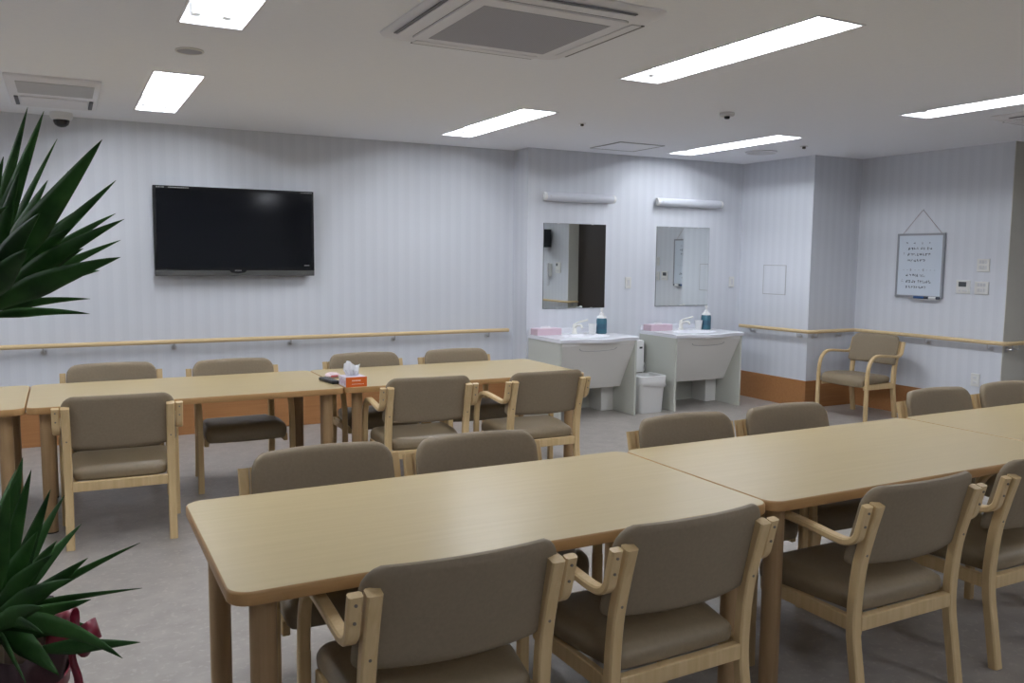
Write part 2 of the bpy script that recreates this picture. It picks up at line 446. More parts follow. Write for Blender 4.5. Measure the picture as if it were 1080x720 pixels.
# ------------------------------------------------------------------ tables
def make_table(x0, y0, L, D, label, group):
    t = thing('dining_table', label, 'table', (x0, y0, 0), 0, group)
    r = .055; g = .0015; H = .70; T = .036
    bm = bm_new(); i = g + .004
    def lp(ins, z): return [(x, y, z) for x, y in rounded_rect(ins, L - ins, ins, D - ins, r)]
    loft(bm, [lp(i, H - T + .002), lp(i, H - .0005), lp(i + .0015, H)])
    top = obj('tabletop', bm, 'table_laminate', t)
    bm = bm_new()
    loft(bm, [lp(i, H - T), lp(g + .003, H - T), lp(g, H - T + .004), lp(g, H - .007), lp(g + .0012, H - .003), lp(g + .004, H - .0008), lp(i, H - .0006), lp(i, H - T)], False, False)
    obj('edge_band', bm, 'table_edge', top, True)
    for sx in (.095, L - .095):
        for sy_ in (.085, D - .085):
            lg = obj('leg', cyl(bm_new(), (sx, sy_, .008), (sx, sy_, H - T + .001), .034, seg=28), 'table_leg_wood', t, True)
            obj('foot', cyl(bm_new(), (sx, sy_, 0), (sx, sy_, .012), .0335, seg=24), 'black_rubber', lg, True)
    return t
TF, TD = 2.034, .872
make_table(.319, TF, 1.749, TD, 'light wood rectangular table nearest the camera, rounded front left corner', 'light wood dining tables')
make_table(2.068, TF, 1.768, TD, 'light wood table in the middle of the front row, right of the first table joint', 'light wood dining tables')
make_table(3.836, TF, 1.768, TD, 'light wood table at the right end of the front row, cut off by the view', 'light wood dining tables')
FF, FD = 5.040, .915
make_table(-1.96, FF, 1.755, FD, 'light wood table at the far left, mostly out of view beside the plant', 'light wood dining tables')
make_table(-.2045, FF, 1.716, FD, 'light wood table in the far row in front of the television, remote control on it', 'light wood dining tables')
make_table(1.5117, FF, 1.760, FD, 'light wood table at the right end of the far row, tissue box on its corner', 'light wood dining tables')

# ------------------------------------------------------------------ handrails
def bracket(parent, p, wall_pt):
    bm = bm_new(); p = Vector(p); q = Vector(wall_pt)
    cyl(bm, (p.x, p.y, p.z - .012), (p.x, p.y, p.z - .055), .006, seg=10)
    e = Vector((p.x, p.y, p.z - .055)); cyl(bm, e, (q.x, q.y, p.z - .055), .007, seg=10)
    dd = (q - Vector((p.x, p.y, q.z))); dd.z = 0; dd.normalize()
    f = Vector((q.x, q.y, p.z - .055)); cyl(bm, f - dd * .006, f, .022, seg=16)
    obj('bracket', bm, 'steel', parent, True)
def rail(parent, pts, r=.0185):
    obj('rail', tube(bm_new(), [Vector(p) for p in pts], r, 14), 'rail_wood', parent, True)
RZ = .795; RO = .062
t = thing('handrail', 'long light wood handrail on steel brackets along the television wall', 'handrail', group='wooden handrails')
rail(t, [(XL + .05, WY - RO, RZ), (0, WY - RO, RZ), (3.86, WY - RO, RZ), (3.885, WY - RO, RZ - .002)])
for x in (-2.9, -2.0, -1.1, -.16, .786, 1.742, 2.70, 3.675): bracket(t, (x, WY - RO, RZ), (x, WY, RZ))
t = thing('handrail', 'light wood handrail turning round the white pier and running below the whiteboard', 'handrail', group='wooden handrails')
P = [(XR - RO, 7.10, RZ - .01), (XR - RO, 6.6, RZ - .005), (XR - RO, PY - .01, RZ - .003), (XR - RO + .012, PY - RO + .012, RZ - .003), (XR - RO + .05, PY - RO, RZ - .003), (XR2 - RO - .04, PY - RO, RZ - .003),
     (XR2 - RO - .01, PY - RO - .01, RZ - .003), (XR2 - RO, PY - RO - .04, RZ - .003), (XR2 - RO, 5.4, RZ), (XR2 - RO, QY - .02, RZ), (XR2 - RO + .012, QY - RO + .012, RZ), (XR2 - RO + .045, QY - RO, RZ), (7.9, QY - RO, RZ)]
rail(t, P)
for p, q in (((XR - RO, 6.93), (XR, 6.93)), ((XR - RO, 6.27), (XR, 6.27)), ((6.745, PY - RO), (6.745, PY)), ((7.085, PY - RO), (7.085, PY)),
             ((XR2 - RO, 5.30), (XR2, 5.30)), ((XR2 - RO, 4.68), (XR2, 4.68)), ((7.395, QY - RO), (7.395, QY)), ((7.49, QY - RO), (7.49, QY))):
    bracket(t, (*p, RZ - .003), (*q, RZ))
t = thing('handrail', 'light wood handrail seen low in the left mirror on the near right wall', 'handrail', group='wooden handrails')
rail(t, [(XR2 - RO, YF + .1, RZ), (XR2 - RO, 2.38, RZ), (XR2 - RO + .01, RY + .03, RZ), (XR2 - RO + .05, RY + RO, RZ), (7.5, RY + RO, RZ)])
for y in (-2.4, -1.4, -.4, .6, 1.5, 2.25): bracket(t, (XR2 - RO, y, RZ), (XR2, y, RZ))
bracket(t, (7.42, RY + RO, RZ), (7.42, RY, RZ))

# ------------------------------------------------------------------ washbasins
def make_vanity(x0, x1, label):
    t = thing('washbasin_unit', label, 'washbasin', (x0, VY, 0), 0, 'washbasin units'); W = x1 - x0
    fy = -.60
    for a in (0, W - .022):
        bm = bm_new(); box(bm, a, a + .022, fy, -.001, .0, .732, .002, 1); obj('side_panel', bm, 'vanity_board', t)
    # sloping knee panel
    bm = bm_new(); x_a, x_b = .0225, W - .0225
    pr = [(fy + .005, .732), (fy + .005, .70), (-.36, .255), (-.34, .255), (fy + .03, .70), (fy + .03, .732)]
    loft(bm, [[(x_a, y, z) for y, z in pr], [(x_b, y, z) for y, z in pr]])
    ap = obj('knee_panel', bm, 'vanity_apron', t)
    # curved grip line under the basin
    bm = bm_new(); n = 24; cx = W * .5
    sl = (.36 - .595) / (.255 - .70)
    def on(u, z): return Vector((u, fy + .005 + (.70 - z) * .528 - .0015, z))
    pts = [(cx - .21, .672), (cx - .17, .650), (cx, .642), (cx + .17, .650), (cx + .21, .672)]
    tube(bm, [on(u, z) for u, z in [(v.x, v.y) for v in spline([(a, b_, 0) for a, b_ in pts], 6)]], .003, 6)
    obj('grip_line', bm, 'grey_line', ap)
    # back panel and pipe cover
    bm = bm_new(); box(bm, .0225, W - .0225, -.03, -.002, .0, .70); obj('back_panel', bm, 'vanity_board', t)
    bm = bm_new(); box(bm, W - .165, W - .023, -.25, -.03, .0, .50, .003, 1); obj('pipe_cover', bm, 'vanity_apron', t)
    # counter with sunken bowl and bowed front
    bm = bm_new(); nx, ny = 44, 30; zt = .768; bx, by, ra, rb = W * .5, -.37, .25, .17
    def fr(u):
        k = (u - W / 2) / (W / 2); return fy - .02 - .09 * (math.cos(min(1, abs(k) / .72) * PI) + 1) / 2
    top, bot = [], []
    for j in range(ny + 1):
        r1, rr = [], []
        for i in range(nx + 1):
            u = -.006 + (W + .012) * i / nx; f = j / ny; y = fr(u) * (1 - f) + (-.001) * f
            q = math.sqrt(((u - bx) / ra) ** 2 + ((y - by) / rb) ** 2)
            z = zt - (.12 * (1 - q ** 4) if q < 1 else 0)
            if j == 0: z -= .006
            r1.append(bm.verts.new((u, y, z))); rr.append(bm.verts.new((u, y + (.004 if j == 0 else 0), .733 - (.12 * (1 - q ** 4) if q < 1 else 0))))
        top.append(r1); bot.append(rr)
    for j in range(ny):
        for i in range(nx):
            bm.faces.new((top[j][i], top[j][i + 1], top[j + 1][i + 1], top[j + 1][i])); bm.faces.new((bot[j][i + 1], bot[j][i], bot[j + 1][i], bot[j + 1][i + 1]))
    for i in range(nx):
        bm.faces.new((bot[0][i], bot[0][i + 1], top[0][i + 1], top[0][i])); bm.faces.new((top[ny][i], top[ny][i + 1], bot[ny][i + 1], bot[ny][i]))
    for j in range(ny):
        bm.faces.new((top[j][0], top[j + 1][0], bot[j + 1][0], bot[j][0])); bm.faces.new((bot[j][nx], bot[j + 1][nx], top[j + 1][nx], top[j][nx]))
    ct = obj('countertop', bm, 'vanity_top', t, True)
    bm = bm_new(); box(bm, 0, W, -.02, -.001, zt - .002, zt + .05, .004, 2); obj('splashback', bm, 'vanity_top', ct)
    obj('drain', cyl(bm_new(), (bx, by, zt - .119), (bx, by, zt - .114), .025, seg=20), 'steel', ct, True)
    # lever tap
    fx, fyy = W * .54, -.10
    bm = bm_new(); lathe(bm, [(.026, -.003), (.026, .01), (.021, .02), (.020, .085), (.015, .095)], (fx, fyy, zt), 20)
    tp = obj('tap', bm, 'faucet_cream', t, True)
    obj('spout', tube(bm_new(), spline([(fx, fyy, zt + .055), (fx, fyy - .06, zt + .085), (fx, fyy - .12, zt + .088), (fx, fyy - .14, zt + .065)], 5), .011, 12), 'faucet_cream', tp, True)
    bm = bm_new(); tube(bm, spline([(fx, fyy + .01, zt + .09), (fx + .05, fyy - .02, zt + .115), (fx + .12, fyy - .05, zt + .135)], 5), .009, 10)
    obj('lever', bm, 'faucet_cream', tp, True)
    return t
V1, V2 = (3.985, 4.848), (5.315, 6.178)
make_vanity(*V1, 'white washbasin unit nearer the television, below the mirror reflecting a dark door')
make_vanity(*V2, 'white washbasin unit nearer the right hand pier, right of the waste bin')
CT = .768
def soap(x, y, lab):
    t = thing('soap_bottle', lab, 'bottle', (x, y, CT), 0, 'pump soap bottles')
    k = 1.0
    bm = bm_new(); lathe(bm, [(.047, .0), (.052, .006), (.052, .135), (.046, .155), (.02, .168)]); obj('bottle', bm, 'soap_blue', t, True)
    bm = bm_new(); lathe(bm, [(.0525, .045), (.0528, .05), (.0528, .095), (.0525, .10)]); obj('paper_label', bm, 'label_blue', t, True)
    bm = bm_new(); lathe(bm, [(.046, .153), (.0475, .156), (.042, .172), (.024, .182), (.02, .205), (.009, .208), (.009, .235), (.016, .237), (.016, .25), (.004, .256)])
    pm = obj('pump', bm, 'white_plastic', t, True)
    obj('nozzle', cyl(bm_new(), (.005, 0, .243), (-.035, -.035, .236), .007, .005, seg=10), 'white_plastic', pm, True)
def cup(x, y, lab):
    t = thing('cup', lab, 'cup', (x, y, CT), 0, 'white cups on the washbasins')
    bm = bm_new(); lathe(bm, [(.030, .0), (.031, .004), (.041, .098), (.043, .10), (.038, .10), (.029, .012)]); obj('cup_body', bm, 'white_plastic', t, True)
soap(4.700, 6.995, 'teal pump soap bottle on the washbasin nearer the television')
soap(6.040, 7.005, 'teal pump soap bottle on the right washbasin, nearer the pier')
cup(4.585, 6.985, 'small white cup left of the soap bottle on the washbasin nearer the television')
cup(5.930, 6.995, 'small white cup left of the soap bottle on the right washbasin')
def pinkbox(x0, x1, y0, y1, lab):
    t = thing('tissue_box', lab, 'tissue box', ((x0 + x1) / 2, (y0 + y1) / 2, CT), 0, 'pink tissue boxes')
    a, c = (x1 - x0) / 2, (y1 - y0) / 2
    bm = bm_new(); box(bm, -a, a, -c, c, 0, .062, .003, 1); obj('carton', bm, 'pink_card', t)
    bm = bm_new(); box(bm, -a + .012, a - .012, -c + .012, c - .012, .061, .065, .001, 1); tp = obj('carton_top', bm, 'pink_pattern', t)
    bm = bm_new(); random.seed(int(x0 * 100))
    for k in range(3):
        cx_ = random.uniform(-.02, .02); loft(bm, [[(cx_ - .05, -.004, .062), (cx_ + .05, -.006, .062), (cx_ + .05, .004, .062), (cx_ - .05, .006, .062)], [(cx_ - .035, -.012 + .008 * k, .078), (cx_ + .03, -.008 + .008 * k, .082), (cx_ + .03, -.005 + .008 * k, .082), (cx_ - .035, -.009 + .008 * k, .078)]])
    obj('tissue', bm, 'tissue_paper', t)
pinkbox(3.99, 4.262, 7.03, 7.165, 'pink patterned tissue box on the left end of the washbasin nearer the television')
pinkbox(5.335, 5.615, 7.03, 7.165, 'pink patterned tissue box on the left end of the right washbasin')

# ------------------------------------------------------------------ mirrors and mirror lamps
def mirror(x0, x1, lab):
    t = thing('wall_mirror', lab, 'mirror', ((x0 + x1) / 2, VY, 1.43), 0, 'wall mirrors'); a = (x1 - x0) / 2
    bm = bm_new(); box(bm, -a, a, -.006, -.0005, -.418, .418); obj('backing', bm, 'mirror_edge', t)
    bm = bm_new(); box(bm, -a + .003, a - .003, -.0085, -.006, -.415, .415); obj('mirror_glass', bm, 'mirror_glass', t)
    for u in (-a * .55, a * .55):
        for z in (-.418, .418):
            bm = bm_new(); box(bm, u - .015, u + .015, -.012, -.0005, z - .006, z + .006, .002, 1); obj('clip', bm, 'steel', t)
mirror(4.138, 4.863, 'frameless wall mirror nearer the television, reflecting a dark brown door')
mirror(5.503, 6.212, 'frameless wall mirror above the right washbasin, reflecting the white pier')
def mirror_lamp(x0, x1, lab):
    t = thing('mirror_lamp', lab, 'lamp', ((x0 + x1) / 2, VY, 2.10), 0, 'unlit lamps above the mirrors'); a = (x1 - x0) / 2
    bm = bm_new(); box(bm, -a + .03, a - .03, -.045, -.0005, -.04, .035, .004, 2); obj('back_plate', bm, 'off_white_plastic', t)
    bm = bm_new(); pts = []
    for k in range(13):
        th = -PI * .5 + PI * k / 12; pts.append((-.045 - .05 * math.cos(th), .04 * math.sin(th)))
    loft(bm, [[(-a + .025, y, z) for y, z in pts], [(a - .025, y, z) for y, z in pts]]); obj('lamp_cover', bm, 'lamp_acrylic', t, True)
    for s in (-1, 1):
        bm = bm_new(); xa = s * (a - .025)
        loft(bm, [[(xa, -.045 - (-.045 - y) * 1.05, z * 1.05) for y, z in pts], [(s * a, -.045 - (-.045 - y) * .95, z * .95) for y, z in pts]]); obj('end_cap', bm, 'white_plastic', t, True)
    bm = bm_new(); cyl(bm, (-a + .06, -.097, .0), (-a + .06, -.10, .0), .008, seg=12); obj('switch', bm, 'switch_grey', t, True)
mirror_lamp(4.105, 4.925, 'white tube lamp above the mirror nearer the television')
mirror_lamp(5.450, 6.320, 'white tube lamp above the mirror over the right washbasin')

# ------------------------------------------------------------------ television
def tv():
    t = thing('television', 'large black flat television mounted high on the back wall', 'television', (1.296, WY, 1.697))
    a, z0, z1 = .645, -.362, .362; yf = -.105
    bm = bm_new(); box(bm, -.25, .25, -.045, -.001, -.2, .2, .004, 1); obj('wall_bracket', bm, 'screw_dark', t)
    bm = bm_new(); box(bm, -a, a, yf + .008, -.045, z0 + .01, z1, .006, 2); obj('casing', bm, 'tv_black', t)
    bm = bm_new(); quad_frame(bm, -a, a, z0 + .045, z1, yf + .008, .022, .010); fr = obj('bezel', bm, 'tv_black', t)
    bm = bm_new(); box(bm, -a + .022, a - .022, yf + .004, yf + .008, z0 + .067, z1 - .022); sc = obj('screen', bm, 'tv_screen', t)
    bm = bm_new(); box(bm, -a, a, yf - .004, yf + .012, z0, z0 + .045, .003, 1); br = obj('lower_bar', bm, 'tv_silver', t)
    bm = bm_new()
    pts = [(-.085, z0 + .062), (-.06, z0 + .066), (.06, z0 + .066), (.085, z0 + .062), (.055, z0 + .028), (0, z0 + .020), (-.055, z0 + .028)]
    loft(bm, [[(x, yf - .008, z) for x, z in pts], [(x, yf, z) for x, z in pts]]); em = obj('emblem', bm, 'tv_black', br)
    bm = bm_new()
    for k in range(5): box(bm, -.026 + k * .011, -.019 + k * .011, yf - .0095, yf - .0078, z0 + .042, z0 + .048)
    obj('lettering', bm, 'tv_mark', em)
    bm = bm_new(); random.seed(2); x = -a + .025
    while x < -a + .27:
        wd = random.uniform(.004, .012)
        if not (-a + .085 < x < -a + .11): box(bm, x, x + wd, yf - .0035, yf - .0018, z1 - .017, z1 - .009)
        x += wd + .004
    x = a - .11
    while x < a - .02: box(bm, x, x + .007, yf - .0035, yf - .0018, z1 - .016, z1 - .010); x += .011
    obj('lettering', bm, 'tv_mark', fr)
    bm = bm_new(); x = a - .085
    while x < a - .045: box(bm, x, x + .006, yf + .0025, yf + .0041, z0 + .085, z0 + .092); x += .009
    obj('lettering', bm, 'tv_mark', sc)
tv()

# ------------------------------------------------------------------ whiteboard and wall plates (on the right wall, facing -x)
def wplate_root(name, lab, cat, y, z, x=XR2, group=None):
    return thing(name, lab, cat, (x, y, z), -PI / 2, group)      # local +x -> -y (to the right in view), local -y -> -x (into the room)
t = wplate_root('whiteboard', 'small grey framed whiteboard with handwriting hanging on the right wall', 'whiteboard', 5.444, 1.47)
a, hh = .2565, .309
bm = bm_new(); box(bm, -a + .006, a - .006, -.016, -.004, -hh + .006, hh - .006); bd = obj('board', bm, 'whiteboard_white', t)
bm = bm_new(); quad_frame(bm, -a, a, -hh, hh, -.002, .020, .018); obj('frame', bm, 'board_frame', t)
obj('hanging_cord', tube(bm_new(), [Vector((-a + .05, -.008, hh - .004)), Vector((-.004, -.006, hh + .222)), Vector((.004, -.006, hh + .222)), Vector((a - .04, -.008, hh - .004))], .0022, 6), 'string', t)
obj('hook', cyl(bm_new(), (0, -.012, hh + .222), (0, 0, hh + .222), .006, seg=10), 'steel', t)
bm = bm_new(); box(bm, -.09, a - .03, -.042, -.002, -hh - .020, -hh - .012, .002, 1); obj('pen_tray', bm, 'switch_grey', t)
def scribble(bm, x, z, s, seed, th=.0042):
    random.seed(seed); n = random.randint(3, 5)
    for k in range(n):
        cx, cz = x + random.uniform(.1, .9) * s, z + random.uniform(.1, .9) * s
        hor = random.random() < .5; ln = s * random.uniform(.4, .9)
        if hor: box(bm, max(x, cx - ln / 2), min(x + s, cx + ln / 2), -.0172, -.0158, cz - th / 2, cz + th / 2)
        else: box(bm, cx - th / 2, cx + th / 2, -.0172, -.0158, max(z, cz - ln / 2), min(z + s, cz + ln / 2))
bm = bm_new(); sd = 0
for (x, z, n, s, gap) in ((-.16, .205, 4, .022, .062), (-.135, .150, 8, .028, .005), (-.135, .092, 8, .028, .004), (-.135, .035, 6, .028, .005), (-.145, -.110, 6, .028, .008), (-.145, -.168, 9, .027, .004), (-.14, -.222, 8, .025, .003)):
    for k in range(n):
        sd += 1; scribble(bm, x + k * (s + gap), z, s, sd)
wr = obj('handwriting', bm, 'ink', bd); wr['kind'] = 'stuff'
bm = bm_new()
for x, z in ((-.195, .10), (-.195, -.16)): scribble(bm, x, z, .026, 77 + int(z * 100))
for k in range(9): box(bm, -.18 + k * .042, -.165 + k * .042, -.0172, -.0158, -.045, -.041)
for k in (1, 5): box(bm, -.135 + k * .035, -.125 + k * .035, -.0172, -.0158, -.055, -.03)
wr = obj('ruled_line', bm, 'ink_faint', bd); wr['kind'] = 'stuff'
def marker(y, z, L, body, cap, lab):
    t = wplate_root('marker_pen', lab, 'marker', y, z, XR2 - .024, 'marker pens on the whiteboard tray')
    obj('barrel', cyl(bm_new(), (-L / 2, 0, 0), (L * .2, 0, 0), .0125, seg=12), body, t, True)
    obj('cap', cyl(bm_new(), (L * .2 + .0005, 0, 0), (L / 2, 0, 0), .0135, .011, seg=12), cap, t, True)
marker(5.40, 1.1636, .16, 'marker_blue', 'marker_dark', 'blue marker pen on the tray under the whiteboard')
marker(5.262, 1.1636, .11, 'white_plastic', 'marker_dark', 'white marker pen with dark cap right of the blue one')
def plate(name, lab, cat, y, z, wd, ht, buttons, group=None, x=XR2, m='off_white_plastic', lcd=None, rot=None):
    t = thing(name, lab, cat, (x, y, z), -PI / 2 if rot is None else rot, group)
    bm = bm_new(); box(bm, -wd / 2, wd / 2, -.012, -.0005, -ht / 2, ht / 2, .003, 2); obj('cover_plate', bm, m, t)
    for bx, bz, bw, bh in buttons:
        bm = bm_new(); box(bm, bx - bw / 2, bx + bw / 2, -.016, -.0115, bz - bh / 2, bz + bh / 2, .001, 1); obj('switch', bm, 'switch_grey', t)
    if lcd:
        bm = bm_new(); box(bm, lcd[0] - lcd[2] / 2, lcd[0] + lcd[2] / 2, -.0145, -.0115, lcd[1] - lcd[3] / 2, lcd[1] + lcd[3] / 2); obj('display', bm, 'lcd', t)
    return t
grid4 = [(-.028, .03, .02, .03), (.0, .03, .02, .03), (.028, .03, .02, .03), (-.028, -.02, .02, .03), (.0, -.02, .02, .03), (.028, -.02, .02, .03)]
plate('thermostat', 'white wall thermostat with dark display right of the whiteboard', 'thermostat', 4.985, 1.280, .135, .122, [(.02, -.035, .05, .014), (-.03, -.035, .02, .014)], lcd=(-.005, .024, .075, .045))
plate('light_switch', 'upper white switch plate right of the whiteboard', 'switch', 4.803, 1.48, .118, .115, grid4, 'switch plates on the right wall')
plate('light_switch', 'lower white switch plate beside the thermostat', 'switch', 4.806, 1.275, .132, .115, grid4, 'switch plates on the right wall')
plate('wall_outlet', 'white wall outlet low on the right wall below the handrail', 'outlet', 4.812, .436, .082, .118, [(0, .022, .03, .02), (0, -.022, .03, .02)])
plate('light_switch', 'white switch plate between the two mirrors', 'switch', 5.15, 1.263, .07, .115, [(0, 0, .03, .06)], 'switch plates on the washbasin wall', x=0, rot=0).location = (5.15, VY, 1.263)
plate('light_switch', 'white switch plate right of the right mirror, near the corner', 'switch', 6.546, 1.266, .07, .115, [(0, 0, .03, .06)], 'switch plates on the washbasin wall', rot=0).location = (6.546, VY, 1.266)
# inspection panel on the pier
t = thing('inspection_cover', 'square flush inspection cover with thin outline on the white pier', 'cover', (XR, 6.672, 1.302), -PI / 2)
bm = bm_new(); box(bm, -.155, .155, -.004, -.0004, -.148, .148, .0008, 1); obj('panel_door', bm, 'striped_wallpaper', t)
bm = bm_new(); quad_frame(bm, -.163, .163, -.156, .156, -.0003, .007, .0028); obj('panel_frame', bm, 'grey_line', t)
# things on the near right wall that the left mirror shows
t = thing('wall_speaker', 'black box speaker mounted high on the wall, seen in the left mirror', 'speaker', (XR2, 1.83, 1.84), -PI / 2)
bm = bm_new(); box(bm, -.13, .13, -.26, -.05, -.15, .15, .006, 2); obj('cabinet', bm, 'speaker_black', t)
bm = bm_new(); box(bm, -.12, .12, -.266, -.2595, -.14, .14, .003, 1); obj('grille', bm, 'black_rubber', t)
bm = bm_new(); box(bm, -.04, .04, -.051, -.0005, -.05, .05, .003, 1); obj('wall_bracket', bm, 'screw_dark', t)
t = thing('wall_telephone', 'white wall telephone with coiled cord, seen in the left mirror', 'telephone', (XR2, 1.87, 1.31), -PI / 2)
bm = bm_new(); box(bm, -.05, .05, -.05, -.0005, -.11, .11, .008, 2); obj('phone_base', bm, 'off_white_plastic', t)
bm = bm_new(); box(bm, -.045, -.005, -.085, -.051, -.12, .12, .014, 3); obj('handset', bm, 'switch_grey', t)
obj('phone_cord', tube(bm_new(), spline([(-.025, -.06, -.12), (-.03, -.05, -.24), (.03, -.05, -.26), (.05, -.03, -.1)], 6), .005, 8), 'switch_grey', t, True)
plate('intercom', 'white intercom with a dark camera spot, right of the telephone in the left mirror', 'intercom', 2.13, 1.35, .15, .18, [(.0, -.05, .09, .03)], lcd=(.04, .05, .045, .045))

# ------------------------------------------------------------------ between the washbasins
t = thing('waste_bin', 'white lined waste bin standing between the two washbasins', 'bin', (5.075, 6.75, 0))
bm = bm_new(); L0 = lambda k, z: [(x, y, z) for x, y in rounded_rect(-.16 * k, .16 * k, -.125 * k, .125 * k, .05 * k, 5)]
loft(bm, [L0(.86, 0), L0(.88, .008), L0(1.0, .345), L0(1.03, .355), L0(.97, .355), L0(.86, .02)]); obj('bucket', bm, 'white_plastic', t, True)
bm = bm_new(); random.seed(9); loops = []
for z, k, rag in ((.362, .96, 0), (.368, 1.0, .003), (.362, 1.06, .005), (.31, 1.06, .010), (.27, 1.07, .022)):
    pts = rounded_rect(-.16 * k, .16 * k, -.125 * k, .125 * k, .05 * k, 5)
    loops.append([(x + random.uniform(-rag, rag) * .4, y + random.uniform(-rag, rag) * .4, z + random.uniform(-rag, rag)) for x, y in pts])
loft(bm, loops, False, False); ln = obj('bag_liner', bm, 'bin_liner', t, True)
md = ln.modifiers.new('s', 'SOLIDIFY'); md.thickness = .002
bm = bm_new(); loft(bm, [[(.165 + .012 * math.cos(a) + dx, .0 + .04 * math.sin(a), z) for a in [k * PI / 5 for k in range(10)]] for dx, z in ((0, .34), (.012, .29), (.006, .22), (.016, .17), (.004, .14))])
obj('bag_knot', bm, 'bin_liner', t, True)
t = thing('water_heater', 'slim white wall box with dark display and hose above the waste bin', 'appliance', (5.215, VY, .51))
bm = bm_new(); box(bm, -.065, .055, -.15, -.0005, -.165, .165, .008, 2); obj('casing', bm, 'white_plastic', t)
bm = bm_new(); box(bm, -.005, .03, -.1525, -.1495, .08, .10); obj('display', bm, 'lcd', t)
bm = bm_new(); box(bm, -.06, .05, -.14, -.01, -.20, -.166, .004, 1); obj('base', bm, 'screw_dark', t)
obj('hose', tube(bm_new(), spline([(.054, -.08, .13), (.08, -.09, .10), (.075, -.09, .0), (.082, -.09, -.1), (.066, -.09, -.18), (.05, -.09, -.185)], 5), .011, 10), 'screw_dark', t, True)
obj('hose', tube(bm_new(), spline([(.054, -.12, -.06), (.084, -.12, -.09), (.085, -.12, -.14), (.04, -.12, -.185)], 5), .008, 10), 'white_plastic', t, True)

# ------------------------------------------------------------------ on the far tables
t = thing('tissue_box', 'orange tissue box with a white tissue pulled up, on the far table', 'tissue box', (1.585, 5.142, .70), 0)
bm = bm_new(); box(bm, -.067, .067, -.080, -.078, 0, .0615); obj('front_panel', bm, 'orange_card', t)
bm = bm_new(); box(bm, -.067, .067, -.078, .07, 0, .0602, .0008, 1); cb = obj('carton', bm, 'carton_side', t)
bm = bm_new(); random.seed(5)
for k in range(4):
    y = -.07 + k * .036; box(bm, -.0682, -.0668, y, y + .022, .012 + .006 * (k % 2), .04 + .006 * (k % 3))
obj('printed_pattern', bm, 'carton_print', cb)
bm = bm_new(); x = -.03
for k in range(6): box(bm, -.028 + k * .0095, -.021 + k * .0095, -.0808, -.0798, .036, .043)
for k in range(11): box(bm, -.03 + k * .0072, -.0255 + k * .0072, -.0808, -.0798, .016, .019)
obj('lettering', bm, 'white_ink', t)
bm = bm_new(); n = 12; base = []; mid = []; top = []
for k in range(n):
    u = -.05 + .105 * k / (n - 1); wv = .012 * math.sin(k * 1.9)
    base.append(Vector((u * .7, .0 + wv * .4, .058))); mid.append(Vector((u - .008, .004 + wv, .095 + .004 * math.sin(k * 1.3)))); top.append(Vector((u * .95 - .004, .012 - wv * 1.3, 0.138 + .016 * math.cos((k - 3) * .55))))
for a_, b_ in ((base, mid), (mid, top)):
    va = [bm.verts.new(p) for p in a_]; vb = [bm.verts.new(p) for p in b_]
    for k in range(n - 1): bm.faces.new((va[k], va[k + 1], vb[k + 1], vb[k]))
bmesh.ops.remove_doubles(bm, verts=bm.verts, dist=1e-5)
o = obj('tissue', bm, 'tissue_paper', t, True); md = o.modifiers.new('s', 'SOLIDIFY'); md.thickness = .0012
t = thing('snack_packet', 'small crumpled white and pink packet behind the remote control', 'packet', (1.555, 5.50, .7005), .3)
bm = bm_new(); bmesh.ops.create_uvsphere(bm, u_segments=16, v_segments=10, radius=1); random.seed(11)
for v in bm.verts:
    k = 1 + random.uniform(-.16, .16); v.co = Vector((v.co.x * .055 * k, v.co.y * .035 * k, max(0, .018 + v.co.z * .020 * k)))
obj('wrapper', bm, 'packet_film', t)
bm = bm_new(); box(bm, -.03, .02, -.0385, -.034, .012, .022); obj('printed_stripe', bm, 'packet_red', t)
t = thing('remote_control', 'black remote control lying on the far table left of the tissue box', 'remote', (1.487, 5.33, .70), math.radians(98))
bm = bm_new(); box(bm, -.11, .11, -.026, .026, 0, .022, .008, 3); obj('remote_case', bm, 'remote_black', t, True)
for k in range(6):
    for q in (-1, 0, 1):
        bm = bm_new(); box(bm, -.075 + k * .026, -.060 + k * .026, q * .015 - .005, q * .015 + .005, .0215, .0235, .0006, 1); obj('button', bm, 'remote_button', t)

# ------------------------------------------------------------------ ceiling lights
def ceiling_light(x, y, lab):
    t = thing('ceiling_light', lab, 'ceiling light', (x, y, ZC), 0, 'recessed fluorescent ceiling lights')
    a, c = LW / 2, LL / 2
    bm = bm_new()                                    # recessed reflector trough
    pr = [(-a + .002, .0), (-a + .010, .075), (-a + .03, .098), (-.02, .105), (0, .085), (.02, .105), (a - .03, .098), (a - .010, .075), (a - .002, 0)]
    A = [bm.verts.new((u, -c + .002, z)) for u, z in pr]; B = [bm.verts.new((u, c - .002, z)) for u, z in pr]
    for k in range(len(pr) - 1): bm.faces.new((A[k], A[k + 1], B[k + 1], B[k]))
    bm.faces.new(A); bm.faces.new(B[::-1])
    o = obj('reflector', bm, 'reflector_white', t); md = o.modifiers.new('s', 'SOLIDIFY'); md.thickness = .002; md.offset = 1
    bm = bm_new(); e = .012
    box(bm, -a - e, a + e, -c - e, -c, -.004, -.0002); box(bm, -a - e, a + e, c, c + e, -.004, -.0002); box(bm, -a - e, -a, -c, c, -.004, -.0002); box(bm, a, a + e, -c, c, -.004, -.0002)
    obj('trim_frame', bm, 'ac_white', t)
    for s in (-1, 1):
        tb = obj('fluorescent_tube', cyl(bm_new(), (s * .066, -c + .05, .055), (s * .066, c - .05, .055), .0165, seg=14), 'tube_glow', t, True)
        for q in (-1, 1):
            bm = bm_new(); y0, y1 = sorted((q * (c - .005), q * (c - .052))); box(bm, s * .066 - .019, s * .066 + .019, y0, y1, .032, .084, .004, 2); obj('lamp_holder', bm, 'white_plastic', tb)
